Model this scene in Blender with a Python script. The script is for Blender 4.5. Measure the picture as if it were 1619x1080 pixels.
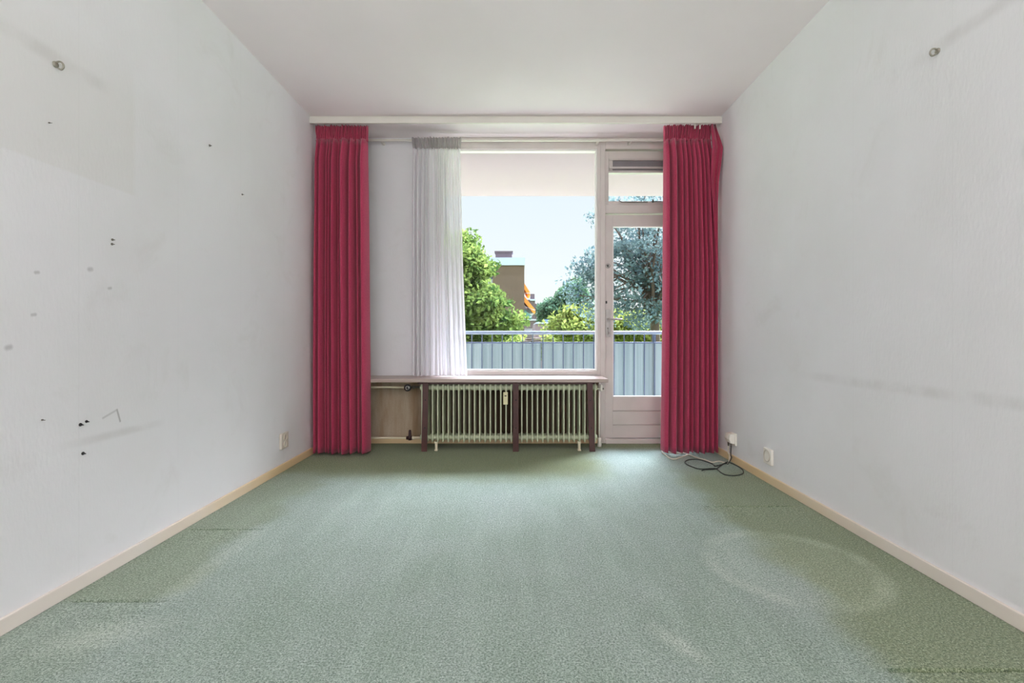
import bpy, math, random
import numpy as np
from mathutils import Vector, Matrix

sc = bpy.context.scene
for o in list(bpy.data.objects):
    bpy.data.objects.remove(o)
COL = sc.collection

# ------------------------------------------------------------------ camera, world, sun, exposure
F = 765.0            # focal length in pixels of the 1619 px wide frame
CX, CY = 815.3, 531.0
EYE = 0.943
cam = bpy.data.cameras.new('camera')
cam.sensor_width = 36.0
cam.lens = 36.0 * F / 1619.0
cam.shift_x = -(CX - 809.5) / 1619.0
cam.shift_y = -(540.0 - CY) / 1619.0
cam.clip_start = 0.02
cam.clip_end = 1000
cam_o = bpy.data.objects.new('camera', cam)
COL.objects.link(cam_o)
cam_o.location = (0, 0, EYE)
cam_o.rotation_euler = (math.radians(90), 0, 0)
sc.camera = cam_o

w = bpy.data.worlds.new('sky')
sc.world = w
w.use_nodes = True
wn = w.node_tree
wn.nodes.clear()
wo = wn.nodes.new('ShaderNodeOutputWorld')
wb = wn.nodes.new('ShaderNodeBackground')
wtc = wn.nodes.new('ShaderNodeTexCoord')
wsep = wn.nodes.new('ShaderNodeSeparateXYZ')
wr = wn.nodes.new('ShaderNodeValToRGB')
wr.color_ramp.elements[0].position = 0.0
wr.color_ramp.elements[0].color = (0.665, 0.68, 0.69, 1)
wr.color_ramp.elements[1].position = 0.9
wr.color_ramp.elements[1].color = (0.55, 0.66, 0.9, 1)
e = wr.color_ramp.elements.new(0.12); e.color = (0.635, 0.665, 0.69, 1)
e = wr.color_ramp.elements.new(0.27); e.color = (0.58, 0.635, 0.685, 1)
e = wr.color_ramp.elements.new(0.4); e.color = (0.82, 0.80, 0.86, 1)
wn.links.new(wtc.outputs['Generated'], wsep.inputs[0])
wn.links.new(wsep.outputs['Z'], wr.inputs[0])
wn.links.new(wr.outputs[0], wb.inputs[0])
SUN_DIR = Vector((0.5, 0.5, 0.9)).normalized()
wdot = wn.nodes.new('ShaderNodeVectorMath'); wdot.operation = 'DOT_PRODUCT'
wn.links.new(wtc.outputs['Generated'], wdot.inputs[0]); wdot.inputs[1].default_value = SUN_DIR
wm1 = wn.nodes.new('ShaderNodeMapRange'); wm1.interpolation_type = 'SMOOTHSTEP'      # hazy glow around the sun
for i_, v_ in enumerate((0.76, 1.0, 1.0, 14.0)): wm1.inputs[1 + i_].default_value = v_
wn.links.new(wdot.outputs['Value'], wm1.inputs[0])
wm2 = wn.nodes.new('ShaderNodeMapRange'); wm2.interpolation_type = 'SMOOTHSTEP'      # thin bright haze higher up
for i_, v_ in enumerate((0.28, 0.6, 1.0, 5.2)): wm2.inputs[1 + i_].default_value = v_
wn.links.new(wsep.outputs['Z'], wm2.inputs[0])
wmul = wn.nodes.new('ShaderNodeMath'); wmul.operation = 'MULTIPLY'
wn.links.new(wm1.outputs[0], wmul.inputs[0]); wn.links.new(wm2.outputs[0], wmul.inputs[1])
wn.links.new(wmul.outputs[0], wb.inputs[1])
wn.links.new(wb.outputs[0], wo.inputs[0])

def light(name, kind, loc, energy, color, target=None, size=None, size_y=None, angle=None):
    l = bpy.data.lights.new(name, kind)
    l.energy = energy
    l.color = color
    if kind == 'AREA':
        l.shape = 'RECTANGLE'; l.size = size; l.size_y = size_y
    if angle: l.angle = angle
    o = bpy.data.objects.new(name, l)
    COL.objects.link(o)
    o.location = loc
    if target is not None:
        o.rotation_euler = (Vector(target) - Vector(loc)).to_track_quat('-Z', 'Y').to_euler()
    return o
light('sun', 'SUN', (20, 12, 30), 8, (1.0, 0.94, 0.90), target=(0, 0, 0), angle=math.radians(0.6))
bpy.data.objects['sun'].rotation_euler = (-Vector((0.5, 0.5, 0.9))).to_track_quat('-Z', 'Y').to_euler()
# fill light added behind the camera, shining in through the added rear window
light('rear_fill_light', 'AREA', (0, -3.9, 1.55), 52, (1.0, 0.965, 0.99), target=(0, 0, 2.4), size=2.7, size_y=2.0)
# unseen uplight added behind the camera to brighten the ceiling
l_ = light('fill_uplight', 'SPOT', (0.0, -1.7, 1.36), 185, (1.0, 0.965, 0.985), target=(0.0, -1.55, 3.0))
l_.data.spot_size = math.radians(165); l_.data.spot_blend = 0.6; l_.data.shadow_soft_size = 0.14

sc.view_settings.view_transform = 'Standard'
sc.view_settings.look = 'None'
sc.view_settings.gamma = 1.0
sc.view_settings.use_curve_mapping = False
sc.view_settings.exposure = 0.62
sc.cycles.max_bounces = 14
sc.cycles.diffuse_bounces = 8
sc.cycles.transparent_max_bounces = 24
sc.cycles.transmission_bounces = 8
sc.cycles.sample_clamp_indirect = 6

# ------------------------------------------------------------------ helpers
R = random.Random(7)
YW = 4.246       # plane of the window wall
YP = 3.808       # front of the pelmet
H = 2.68
W = 1.625

def PX(px, Y): return (px - CX) * Y / F
def PZ(py, Y): return EYE - (py - CY) * Y / F
def PP(px, py, Y): return Vector((PX(px, Y), Y, PZ(py, Y)))
def PF(px, py):                       # point on the floor
    Y = EYE * F / (py - CY)
    return Vector((PX(px, Y), Y, 0))
def PL(px, py):                       # point on the left wall
    Y = W * F / (CX - px)
    return Vector((-W, Y, PZ(py, Y)))
def PR(px, py):                       # point on the right wall
    Y = W * F / (px - CX)
    return Vector((W, Y, PZ(py, Y)))

def srgb(r, g, b):
    def f(c):
        c /= 255.0
        return c / 12.92 if c <= 0.04045 else ((c + 0.055) / 1.055) ** 2.4
    return (f(r), f(g), f(b), 1.0)

ORG = {}
class MB:
    def __init__(s): s.v = []; s.f = []; s.sm = []
    def add(s, vs, fs, smooth=False):
        n = len(s.v)
        s.v += [tuple(v) for v in vs]
        s.f += [tuple(i + n for i in f) for f in fs]
        s.sm += [smooth] * len(fs)
        return s
    def box(s, x0, x1, y0, y1, z0, z1, M=None):
        vs = [Vector((x, y, z)) for x in (x0, x1) for y in (y0, y1) for z in (z0, z1)]
        if M is not None: vs = [M @ v for v in vs]
        return s.add(vs, [(0,1,3,2),(4,6,7,5),(0,4,5,1),(2,3,7,6),(0,2,6,4),(1,5,7,3)])
    def prism(s, pts, d):
        """closed polygon (list of Vectors) extruded by vector d"""
        n = len(pts); d = Vector(d)
        vs = [Vector(p) for p in pts] + [Vector(p) + d for p in pts]
        fs = [tuple(range(n))[::-1], tuple(range(n, 2*n))]
        fs += [(i, (i+1) % n, n + (i+1) % n, n + i) for i in range(n)]
        return s.add(vs, fs)
    def tube(s, pts, r, seg=10, caps=True, smooth=True):
        pts = [Vector(p) for p in pts]
        rs = r if isinstance(r, (list, tuple)) else [r] * len(pts)
        vs, fs = [], []
        prev = None
        for i, p in enumerate(pts):
            t = (pts[min(i+1, len(pts)-1)] - pts[max(i-1, 0)]).normalized()
            if prev is None:
                a = Vector((0,0,1)) if abs(t.z) < 0.9 else Vector((1,0,0))
                u = t.cross(a).normalized()
            else:
                u = prev - t * prev.dot(t)
                u = u.normalized() if u.length > 1e-6 else t.orthogonal().normalized()
            prev = u
            v = t.cross(u)
            for k in range(seg):
                a = 2*math.pi*k/seg
                vs.append(p + (u*math.cos(a) + v*math.sin(a)) * rs[i])
        for i in range(len(pts)-1):
            for k in range(seg):
                a = i*seg+k; b = i*seg+(k+1)%seg
                fs.append((a, b, b+seg, a+seg))
        s.add(vs, fs, smooth)
        if caps:
            n0 = len(s.v) - len(vs)
            s.f.append(tuple(n0 + k for k in range(seg))[::-1]); s.sm.append(False)
            s.f.append(tuple(n0 + (len(pts)-1)*seg + k for k in range(seg))); s.sm.append(False)
        return s
    def lathe(s, origin, axis, prof, seg=24, smooth=True):
        """prof: list of (distance along axis, radius)"""
        axis = Vector(axis).normalized(); u = axis.orthogonal().normalized(); v = axis.cross(u)
        o = Vector(origin); vs, fs = [], []
        for d, r in prof:
            for k in range(seg):
                a = 2*math.pi*k/seg
                vs.append(o + axis*d + (u*math.cos(a)+v*math.sin(a))*max(r, 1e-5))
        for i in range(len(prof)-1):
            for k in range(seg):
                a = i*seg+k; b = i*seg+(k+1)%seg
                fs.append((a, b, b+seg, a+seg))
        return s.add(vs, fs, smooth)
    def build(s, name, mat, parent=None, bevel=0.0, origin=None, segs=2, solid=0.0):
        me = bpy.data.meshes.new(name)
        if parent is not None:
            L = ORG[parent.name]
        elif origin is not None:
            L = Vector(origin)
        else:
            a = np.array(s.v); L = Vector(((a[:,0].min()+a[:,0].max())/2, (a[:,1].min()+a[:,1].max())/2, a[:,2].min()))
        me.from_pydata([(v[0]-L.x, v[1]-L.y, v[2]-L.z) for v in s.v], [], s.f)
        me.polygons.foreach_set('use_smooth', s.sm)
        me.validate(); me.update()
        import bmesh
        if len(s.f) < 60000:
            bm = bmesh.new(); bm.from_mesh(me)
            if not solid: bmesh.ops.recalc_face_normals(bm, faces=bm.faces)
            bm.to_mesh(me); bm.free()
        me.materials.append(mat)
        o = bpy.data.objects.new(name, me)
        COL.objects.link(o)
        if parent is not None: o.parent = parent
        else: o.location = L
        ORG[o.name] = L
        if solid:
            m = o.modifiers.new('thick', 'SOLIDIFY'); m.thickness = solid; m.offset = 0
        if bevel:
            m = o.modifiers.new('bevel', 'BEVEL'); m.width = bevel; m.segments = segs
            m.limit_method = 'ANGLE'; m.angle_limit = math.radians(40)
        return o

def tag(o, label, cat=None, group=None, kind=None):
    if label: o['label'] = label
    if cat: o['category'] = cat
    if group: o['group'] = group
    if kind: o['kind'] = kind
    return o
def thing(name, loc, label, cat, group=None, kind=None):
    o = bpy.data.objects.new(name, None)
    COL.objects.link(o); o.location = loc; o.empty_display_size = 0.1
    ORG[o.name] = Vector(loc)
    return tag(o, label, cat, group, kind)
def dup_part(o, parent, dloc):
    c = o.copy(); COL.objects.link(c); c.parent = parent; c.location = Vector(o.location) + Vector(dloc)
    ORG[c.name] = ORG[o.name]
    return c

# ------------------------------------------------------------------ materials
class NT:
    def __init__(s, name):
        s.m = bpy.data.materials.new(name); s.m.use_nodes = True
        s.t = s.m.node_tree; s.n = s.t.nodes; s.l = s.t.links
        s.b = s.n['Principled BSDF']; s.out = s.n['Material Output']
        s._pos = None
    def node(s, t, **kw):
        n = s.n.new(t)
        for k, v in kw.items(): setattr(n, k, v)
        return n
    def pos(s):
        if s._pos is None: s._pos = s.node('ShaderNodeNewGeometry').outputs['Position']
        return s._pos
    def scaled(s, sc_):
        m = s.node('ShaderNodeVectorMath', operation='MULTIPLY')
        s.l.new(s.pos(), m.inputs[0]); m.inputs[1].default_value = sc_
        return m.outputs[0]
    def noise(s, scale, detail=3, rough=0.5, vec=None, dist=0.0):
        n = s.node('ShaderNodeTexNoise'); n.inputs['Scale'].default_value = scale
        n.inputs['Detail'].default_value = detail; n.inputs['Roughness'].default_value = rough
        n.inputs['Distortion'].default_value = dist
        s.l.new(vec if vec is not None else s.pos(), n.inputs['Vector'])
        return n.outputs['Fac']
    def rng(s, v, a, b, c=0.0, d=1.0, smooth=False):
        n = s.node('ShaderNodeMapRange')
        if smooth: n.interpolation_type = 'SMOOTHSTEP'
        s.l.new(v, n.inputs[0])
        for i, x in enumerate((a, b, c, d)): n.inputs[1+i].default_value = x
        return n.outputs[0]
    def math(s, op, a, b=None, c=None):
        n = s.node('ShaderNodeMath', operation=op)
        for i, x in enumerate((a, b, c)):
            if x is None: continue
            if isinstance(x, (int, float)): n.inputs[i].default_value = x
            else: s.l.new(x, n.inputs[i])
        return n.outputs[0]
    def mix(s, fac, a, b, blend='MIX'):
        n = s.node('ShaderNodeMix', data_type='RGBA', blend_type=blend)
        if isinstance(fac, (int, float)): n.inputs[0].default_value = fac
        else: s.l.new(fac, n.inputs[0])
        for i, x in ((6, a), (7, b)):
            if isinstance(x, tuple): n.inputs[i].default_value = x
            else: s.l.new(x, n.inputs[i])
        return n.outputs[2]
    def sep(s):
        n = s.node('ShaderNodeSeparateXYZ'); s.l.new(s.pos(), n.inputs[0]); return n.outputs
    def bump(s, h, strength, dist):
        n = s.node('ShaderNodeBump'); n.inputs['Strength'].default_value = strength
        n.inputs['Distance'].default_value = dist
        s.l.new(h, n.inputs['Height']); s.l.new(n.outputs[0], s.b.inputs['Normal'])
    def color(s, c):
        if isinstance(c, tuple): s.b.inputs['Base Color'].default_value = c
        else: s.l.new(c, s.b.inputs['Base Color'])
    def rough(s, r): s.b.inputs['Roughness'].default_value = r
    def spec(s, r): s.b.inputs['Specular IOR Level'].default_value = r
    def band(s, v, c, hw, soft):
        """1 inside |v-c|<hw, fading over soft"""
        d = s.math('ABSOLUTE', s.math('SUBTRACT', v, c))
        return s.rng(d, hw, hw + soft, 1.0, 0.0, True)

def simple(name, c, rough=0.5, metal=0.0, var=0.06, scale=12.0, bump=0.0, spec=0.5):
    t = NT(name)
    n = t.noise(scale, 4)
    dark = tuple(x * (1 - var*2) for x in c[:3]) + (1,)
    t.color(t.mix(t.rng(n, 0.3, 0.7), dark, c))
    t.rough(rough); t.spec(spec); t.b.inputs['Metallic'].default_value = metal
    if bump: t.bump(t.noise(scale*12, 3), bump, 0.002)
    return t.m

def wall_mat(name, side):
    t = NT(name)
    X, Y, Z = t.sep()[:3]
    base = srgb(230, 230, 232)
    big = t.rng(t.noise(1.3, 4, 0.6), 0.35, 0.75)
    c = t.mix(big, base, srgb(224, 224, 224))
    # smudges
    sm = t.rng(t.noise(3.4, 6, 0.65, dist=0.6), 0.58, 0.8)
    c = t.mix(t.math('MULTIPLY', sm, 0.35), c, srgb(206, 204, 200))
    if side == 'left':
        # pale footprint left by a hung cabinet
        r = t.math('MULTIPLY', t.rng(Y, 2.05, 2.075, 1, 0), t.math('MULTIPLY', t.rng(Z, 1.535, 1.545), t.rng(Z, 1.91, 2.1, 1, 0)))
        c = t.mix(t.math('MULTIPLY', r, 0.26), c, srgb(212, 210, 202))
        l1 = t.math('MULTIPLY', t.band(Z, 1.925, 0.006, 0.035), t.math('MULTIPLY', t.rng(Y, 1.40, 1.6), t.rng(Y, 1.86, 1.95, 1, 0)))
        l2 = t.math('MULTIPLY', t.band(Z, 0.545, 0.004, 0.02), t.math('MULTIPLY', t.rng(Y, 1.7, 1.9), t.rng(Y, 2.1, 2.25, 1, 0)))
        l = t.math('MAXIMUM', l1, l2)
        # thin scratch
        def seg(p, q, wd):
            dy, dz = q.y-p.y, q.z-p.z; L2 = dy*dy+dz*dz
            ty = t.math('SUBTRACT', Y, p.y); tz = t.math('SUBTRACT', Z, p.z)
            k = t.math('DIVIDE', t.math('ADD', t.math('MULTIPLY', ty, dy), t.math('MULTIPLY', tz, dz)), L2)
            k = t.math('MINIMUM', t.math('MAXIMUM', k, 0.0), 1.0)
            ey = t.math('SUBTRACT', ty, t.math('MULTIPLY', k, dy)); ez = t.math('SUBTRACT', tz, t.math('MULTIPLY', k, dz))
            d = t.math('SQRT', t.math('ADD', t.math('MULTIPLY', ey, ey), t.math('MULTIPLY', ez, ez)))
            return t.rng(d, wd*0.3, wd, 1, 0)
        a_, b_, c_ = PL(163, 661), PL(185, 648), PL(190, 666)
        sc1 = t.math('MAXIMUM', t.math('MULTIPLY', seg(a_, b_, 0.006), 0.35), t.math('MULTIPLY', seg(b_, c_, 0.006), 0.6))
        for (qx, qy, wd) in ((141, 426, 0.012), (56, 431, 0.008), (51, 498, 0.008), (11, 550, 0.012), (172, 456, 0.008)):
            p_ = PL(qx, qy); sc1 = t.math('MAXIMUM', sc1, t.math('MULTIPLY', seg(p_, p_+Vector((0, 0.01, 0.002)), wd), 0.4))
        c = t.mix(sc1, c, srgb(140, 138, 136))
    elif side == 'right':
        l1 = t.math('MULTIPLY', t.band(Z, 2.055, 0.006, 0.035), t.math('MULTIPLY', t.rng(Y, 1.5, 1.62), t.rng(Y, 1.86, 2.0, 1, 0)))
        l2 = t.math('MULTIPLY', t.band(Z, 0.722, 0.005, 0.03), t.math('MULTIPLY', t.rng(Y, 2.9, 2.3), 1.0))
        l = t.math('MAXIMUM', l1, l2)
    else:
        l = None
    if l is not None:
        l = t.math('MULTIPLY', l, t.rng(t.noise(7, 4), 0.3, 0.6))
        c = t.mix(t.math('MULTIPLY', l, 0.34), c, srgb(188, 186, 182))
        # wallpaper seams every 53 cm
        fr = t.math('PINGPONG', t.math('ADD', Y, 0.32), 0.265)
        seam = t.rng(fr, 0.0, 0.0025, 1, 0)
        c = t.mix(t.math('MULTIPLY', seam, 0.10), c, srgb(180, 180, 178))
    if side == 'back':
        # woven panel below the sill, stained brown
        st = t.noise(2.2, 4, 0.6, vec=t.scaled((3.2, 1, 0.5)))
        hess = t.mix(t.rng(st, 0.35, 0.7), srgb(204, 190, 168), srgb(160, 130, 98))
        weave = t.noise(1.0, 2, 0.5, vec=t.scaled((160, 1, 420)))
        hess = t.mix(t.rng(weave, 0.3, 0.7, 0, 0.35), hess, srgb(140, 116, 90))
        hess = t.mix(t.math('MULTIPLY', t.rng(t.math('ADD', X, t.math('MULTIPLY', st, 0.2)), -0.78, -0.66), 0.85), hess, srgb(78, 60, 46))  # darker behind the radiator: shade between its fins painted on the wall
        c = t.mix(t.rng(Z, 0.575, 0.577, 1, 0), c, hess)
    t.color(c); t.rough(0.85); t.spec(0.25)
    h1 = t.noise(90, 4, 0.6, vec=t.scaled((1, 1, 0.35)))
    h2 = t.noise(6, 3)
    t.bump(t.math('ADD', h1, t.math('MULTIPLY', h2, 1.5)), 0.22, 0.004)
    return t.m

def carpet_mat():
    t = NT('green_carpet')
    X, Y, Z = t.sep()[:3]
    fine = t.math('ADD', t.math('MULTIPLY', t.noise(150, 4, 0.8), 0.6), t.math('MULTIPLY', t.noise(420, 2, 0.7), 0.4))
    mid = t.noise(48, 4, 0.65)
    big = t.noise(2.1, 5, 0.6, dist=0.5)
    streak = t.noise(1.0, 4, 0.6, vec=t.scaled((9, 1.6, 1)))
    pale = srgb(158, 174, 165); sage = srgb(136, 157, 141); olive = srgb(112, 124, 80)
    c = t.mix(t.rng(big, 0.35, 0.68), pale, sage)
    c = t.mix(t.rng(streak, 0.45, 0.75, 0, 0.45), c, srgb(184, 204, 190))
    # unfaded carpet where cupboards stood; under the sill also painted shade
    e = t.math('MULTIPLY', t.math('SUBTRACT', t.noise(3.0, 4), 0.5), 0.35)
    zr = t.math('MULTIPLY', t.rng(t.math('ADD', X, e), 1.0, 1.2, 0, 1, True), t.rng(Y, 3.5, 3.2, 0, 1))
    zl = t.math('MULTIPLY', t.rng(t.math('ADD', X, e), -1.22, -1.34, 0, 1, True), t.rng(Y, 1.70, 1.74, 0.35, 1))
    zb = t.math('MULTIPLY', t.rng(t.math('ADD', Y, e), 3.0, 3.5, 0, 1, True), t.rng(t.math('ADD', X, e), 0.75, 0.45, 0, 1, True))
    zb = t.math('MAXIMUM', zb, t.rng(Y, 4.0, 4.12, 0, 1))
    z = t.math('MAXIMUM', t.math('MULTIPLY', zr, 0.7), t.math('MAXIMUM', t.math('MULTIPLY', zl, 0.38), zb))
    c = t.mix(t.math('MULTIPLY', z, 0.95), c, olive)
    # ring worn by a round table foot, and two pale brushed patches
    def dist(cx, cy, sx=1, sy=1, rot=0):
        dx = t.math('SUBTRACT', X, cx); dy = t.math('SUBTRACT', Y, cy)
        ca, sa = math.cos(rot), math.sin(rot)
        a = t.math('MULTIPLY', t.math('ADD', t.math('MULTIPLY', dx, ca), t.math('MULTIPLY', dy, sa)), sx)
        b = t.math('MULTIPLY', t.math('ADD', t.math('MULTIPLY', dx, -sa), t.math('MULTIPLY', dy, ca)), sy)
        return t.math('SQRT', t.math('ADD', t.math('MULTIPLY', a, a), t.math('MULTIPLY', b, b)))
    ring = t.band(t.math('ADD', dist(1.13, 1.99), t.math('MULTIPLY', e, 0.12)), 0.31, 0.008, 0.055)
    ring = t.math('MULTIPLY', ring, t.rng(t.noise(4, 2), 0.35, 0.6, 0.25, 1))
    inside = t.rng(dist(1.13, 1.99), 0.30, 0.34, 1, 0)
    p1 = t.rng(dist(-1.30, 1.52, 1, 2.2, 0.35), 0.02, 0.26, 1, 0, True)
    p2 = t.rng(dist(0.50, 1.48, 3.2, 1, 0.55), 0.02, 0.17, 1, 0, True)
    lf = t.math('MULTIPLY', t.band(X, -1.25, 0.01, 0.06), t.math('MULTIPLY', t.rng(Y, 1.65, 1.8), t.rng(Y, 2.3, 2.45, 1, 0)))
    bright = t.math('MAXIMUM', t.math('MULTIPLY', ring, 0.75), t.math('MAXIMUM', t.math('MULTIPLY', p1, 0.7), t.math('MULTIPLY', p2, 0.75)))
    bright = t.math('MAXIMUM', bright, t.math('MAXIMUM', t.math('MULTIPLY', inside, 0.25), t.math('MULTIPLY', lf, 0.45)))
    c = t.mix(t.math('MULTIPLY', bright, 0.75), c, srgb(205, 216, 203))
    # tuft speckle
    c = t.mix(t.rng(fine, 0.505, 0.41, 0, 1.0), c, srgb(58, 76, 66))
    c = t.mix(t.rng(fine, 0.50, 0.60, 0, 0.7), c, srgb(212, 224, 216))
    c = t.mix(t.rng(mid, 0.62, 0.35, 0, 0.35), c, srgb(104, 128, 108))
    c = t.mix(z, c, (0.93, 0.91, 0.68, 1), 'MULTIPLY')       # the unfaded wool and the painted shade are warmer all through
    t.color(c); t.rough(0.95); t.spec(0.12)
    t.b.inputs['Sheen Weight'].default_value = 0.2
    t.b.inputs['Sheen Roughness'].default_value = 0.5
    t.bump(t.math('ADD', fine, t.math('MULTIPLY', mid, 0.8)), 0.7, 0.006)
    return t.m

def fabric_mat(name, c, dark, weave=600, transl=0.0):
    t = NT(name)
    n = t.noise(1.0, 3, 0.5, vec=t.scaled((weave, weave, weave*0.2)))
    t.color(t.mix(t.rng(n, 0.3, 0.7), dark, c))
    t.rough(0.82); t.spec(0.3)
    t.b.inputs['Sheen Weight'].default_value = 0.25
    t.bump(n, 0.15, 0.001)
    if transl:
        tr = t.node('ShaderNodeBsdfTranslucent'); tr.inputs[0].default_value = c
        mx = t.node('ShaderNodeMixShader'); mx.inputs[0].default_value = transl
        t.l.new(t.b.outputs[0], mx.inputs[1]); t.l.new(tr.outputs[0], mx.inputs[2])
        t.l.new(mx.outputs[0], t.out.inputs[0])
    return t.m

def sheer_mat(name, c, opacity):
    t = NT(name)
    d = t.node('ShaderNodeBsdfDiffuse'); d.inputs[0].default_value = c
    tr = t.node('ShaderNodeBsdfTranslucent'); tr.inputs[0].default_value = c
    a = t.node('ShaderNodeMixShader'); a.inputs[0].default_value = 0.22
    t.l.new(d.outputs[0], a.inputs[1]); t.l.new(tr.outputs[0], a.inputs[2])
    tp = t.node('ShaderNodeBsdfTransparent')
    b = t.node('ShaderNodeMixShader')
    # edge-on folds let less light through
    lw = t.node('ShaderNodeLayerWeight'); lw.inputs[0].default_value = 0.35
    weave = t.noise(1.0, 2, 0.5, vec=t.scaled((420, 420, 60)))
    f = t.math('ADD', t.math('MULTIPLY', lw.outputs['Facing'], 0.45), t.rng(weave, 0.3, 0.7, opacity-0.03, opacity+0.03))
    f = t.math('MINIMUM', f, 1.0)
    t.l.new(f, b.inputs[0]); t.l.new(tp.outputs[0], b.inputs[1]); t.l.new(a.outputs[0], b.inputs[2])
    t.l.new(b.outputs[0], t.out.inputs[0])
    t.n.remove(t.b)
    return t.m

def glass_mat(name, tint=(0.97, 0.985, 0.98, 1), refl=0.06):
    t = NT(name)
    tp = t.node('ShaderNodeBsdfTransparent'); tp.inputs[0].default_value = tint
    g = t.node('ShaderNodeBsdfGlossy'); g.inputs['Roughness'].default_value = 0.02
    fr = t.node('ShaderNodeFresnel'); fr.inputs[0].default_value = 1.45
    mx = t.node('ShaderNodeMixShader')
    t.l.new(t.math('MULTIPLY', fr.outputs[0], 0.05), mx.inputs[0])
    t.l.new(tp.outputs[0], mx.inputs[1]); t.l.new(g.outputs[0], mx.inputs[2])
    t.l.new(mx.outputs[0], t.out.inputs[0])
    t.n.remove(t.b)
    return t.m

def leaf_mat(name, c1, c2, tr=0.45):
    t = NT(name)
    oi = t.noise(2.3, 5, 0.7)
    c = t.mix(t.rng(oi, 0.35, 0.65), c1, c2)
    d = t.node('ShaderNodeBsdfDiffuse'); t.l.new(c, d.inputs[0])
    tt = t.node('ShaderNodeBsdfTranslucent'); t.l.new(c, tt.inputs[0])
    mx = t.node('ShaderNodeMixShader'); mx.inputs[0].default_value = tr
    t.l.new(d.outputs[0], mx.inputs[1]); t.l.new(tt.outputs[0], mx.inputs[2])
    t.l.new(mx.outputs[0], t.out.inputs[0]); t.n.remove(t.b)
    return t.m

def brick_mat(name, c1, c2, mortar, sx=0.22, sz=0.065):
    t = NT(name)
    X, Y, Z = t.sep()[:3]
    cb = t.node('ShaderNodeCombineXYZ'); t.l.new(t.math('ADD', X, Y), cb.inputs[0]); t.l.new(Z, cb.inputs[1])
    b = t.node('ShaderNodeTexBrick'); t.l.new(cb.outputs[0], b.inputs[0])
    b.inputs['Scale'].default_value = 1.0
    b.inputs['Brick Width'].default_value = sx; b.inputs['Row Height'].default_value = sz
    b.inputs['Mortar Size'].default_value = 0.008
    b.inputs['Color1'].default_value = c1; b.inputs['Color2'].default_value = c2; b.inputs['Mortar'].default_value = mortar
    c = t.mix(t.rng(t.noise(0.9, 5, 0.6), 0.35, 0.7, 0, 0.5), b.outputs['Color'], tuple(x*0.7 for x in c1[:3]) + (1,))
    t.color(c); t.rough(0.9)
    return t.m

M = {}
M['wall_left'] = wall_mat('wall_paint_left', 'left')
M['wall_right'] = wall_mat('wall_paint_right', 'right')
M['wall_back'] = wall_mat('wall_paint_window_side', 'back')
M['wall_plain'] = wall_mat('wall_paint_plain', 'plain')
t = NT('ceiling_paint'); t.color(t.mix(t.rng(t.noise(1.1, 4), 0.35, 0.7), srgb(244, 236, 237), srgb(239, 231, 231)))
t.rough(0.9); t.spec(0.2); t.bump(t.noise(70, 3), 0.08, 0.002); M['ceiling'] = t.m
M['carpet'] = carpet_mat()
M['pelmet'] = simple('cream_painted_board', srgb(222, 218, 208), 0.45, var=0.03, scale=5)
M['frame'] = simple('pinkish_grey_paint', srgb(214, 206, 201), 0.35, var=0.04, scale=6)
M['bead'] = simple('lit_glazing_bead', srgb(240, 238, 234), 0.4, var=0.02)  # whiter than the frame: light from outside put into its colour
t = NT('skirting_paint'); X_, Y_, Z_ = t.sep()[:3]
t.color(t.mix(t.math('MULTIPLY', t.rng(t.math('ADD', Y_, t.math('MULTIPLY', t.noise(3, 3), 0.6)), 2.4, 3.5), 0.85), srgb(226, 217, 207), srgb(228, 198, 146)))
t.rough(0.4); M['base'] = t.m
M['red'] = fabric_mat('crimson_curtain_cloth', srgb(196, 70, 102), srgb(154, 40, 72), transl=0.03)
M['redhead'] = fabric_mat('crimson_curtain_heading', srgb(192, 72, 100), srgb(158, 50, 78))
M['sheer'] = sheer_mat('white_voile', srgb(238, 236, 238), 0.68)
M['sheerhead'] = sheer_mat('voile_heading_tape', srgb(186, 180, 180), 0.85)
M['glass'] = glass_mat('window_glass')
t = NT('grey_wood_sill'); n_ = t.noise(1.0, 5, 0.6, vec=t.scaled((3, 30, 60)))
t.color(t.mix(t.rng(n_, 0.3, 0.7), srgb(186, 170, 162), srgb(160, 140, 130))); t.rough(0.38); M['sill'] = t.m
M['brownmetal'] = simple('brown_painted_steel', srgb(82, 48, 44), 0.5, var=0.12, scale=20)
M['rad'] = simple('pale_green_radiator_enamel', srgb(200, 206, 176), 0.4, var=0.06, scale=8)
M['pipe'] = simple('cream_pipe_paint', srgb(226, 216, 188), 0.35, var=0.05)
M['black'] = simple('black_plastic', srgb(30, 26, 28), 0.45, var=0.1)
M['darkbrown'] = simple('dark_brown_plastic', srgb(58, 34, 34), 0.5, var=0.1)
M['white'] = simple('white_plastic', srgb(236, 232, 222), 0.35, var=0.02)
M['offwhite'] = simple('greyed_white_plastic', srgb(212, 204, 192), 0.4, var=0.04)
M['metal'] = simple('brushed_aluminium', srgb(168, 164, 160), 0.35, 0.6, var=0.05, scale=30)
M['vent'] = simple('grey_vent_metal', srgb(206, 198, 194), 0.4, 0.1, var=0.05)
M['ventdark'] = simple('dark_vent_gap', srgb(136, 130, 134), 0.6, var=0.05)
M['steel'] = simple('dull_steel', srgb(120, 116, 108), 0.45, 0.7, var=0.1)
M['hook'] = simple('weathered_hook_metal', srgb(158, 154, 140), 0.5, 0.2, var=0.1)
M['cream'] = simple('cream_plastic', srgb(216, 204, 186), 0.4, var=0.03)
M['ivory'] = simple('ivory_plastic', srgb(228, 220, 176), 0.4, var=0.03)
M['blackcord'] = simple('dark_green_black_cord', srgb(44, 50, 46), 0.5, var=0.1)
M['whitecord'] = simple('cream_cord', srgb(222, 214, 196), 0.45, var=0.04)
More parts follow.
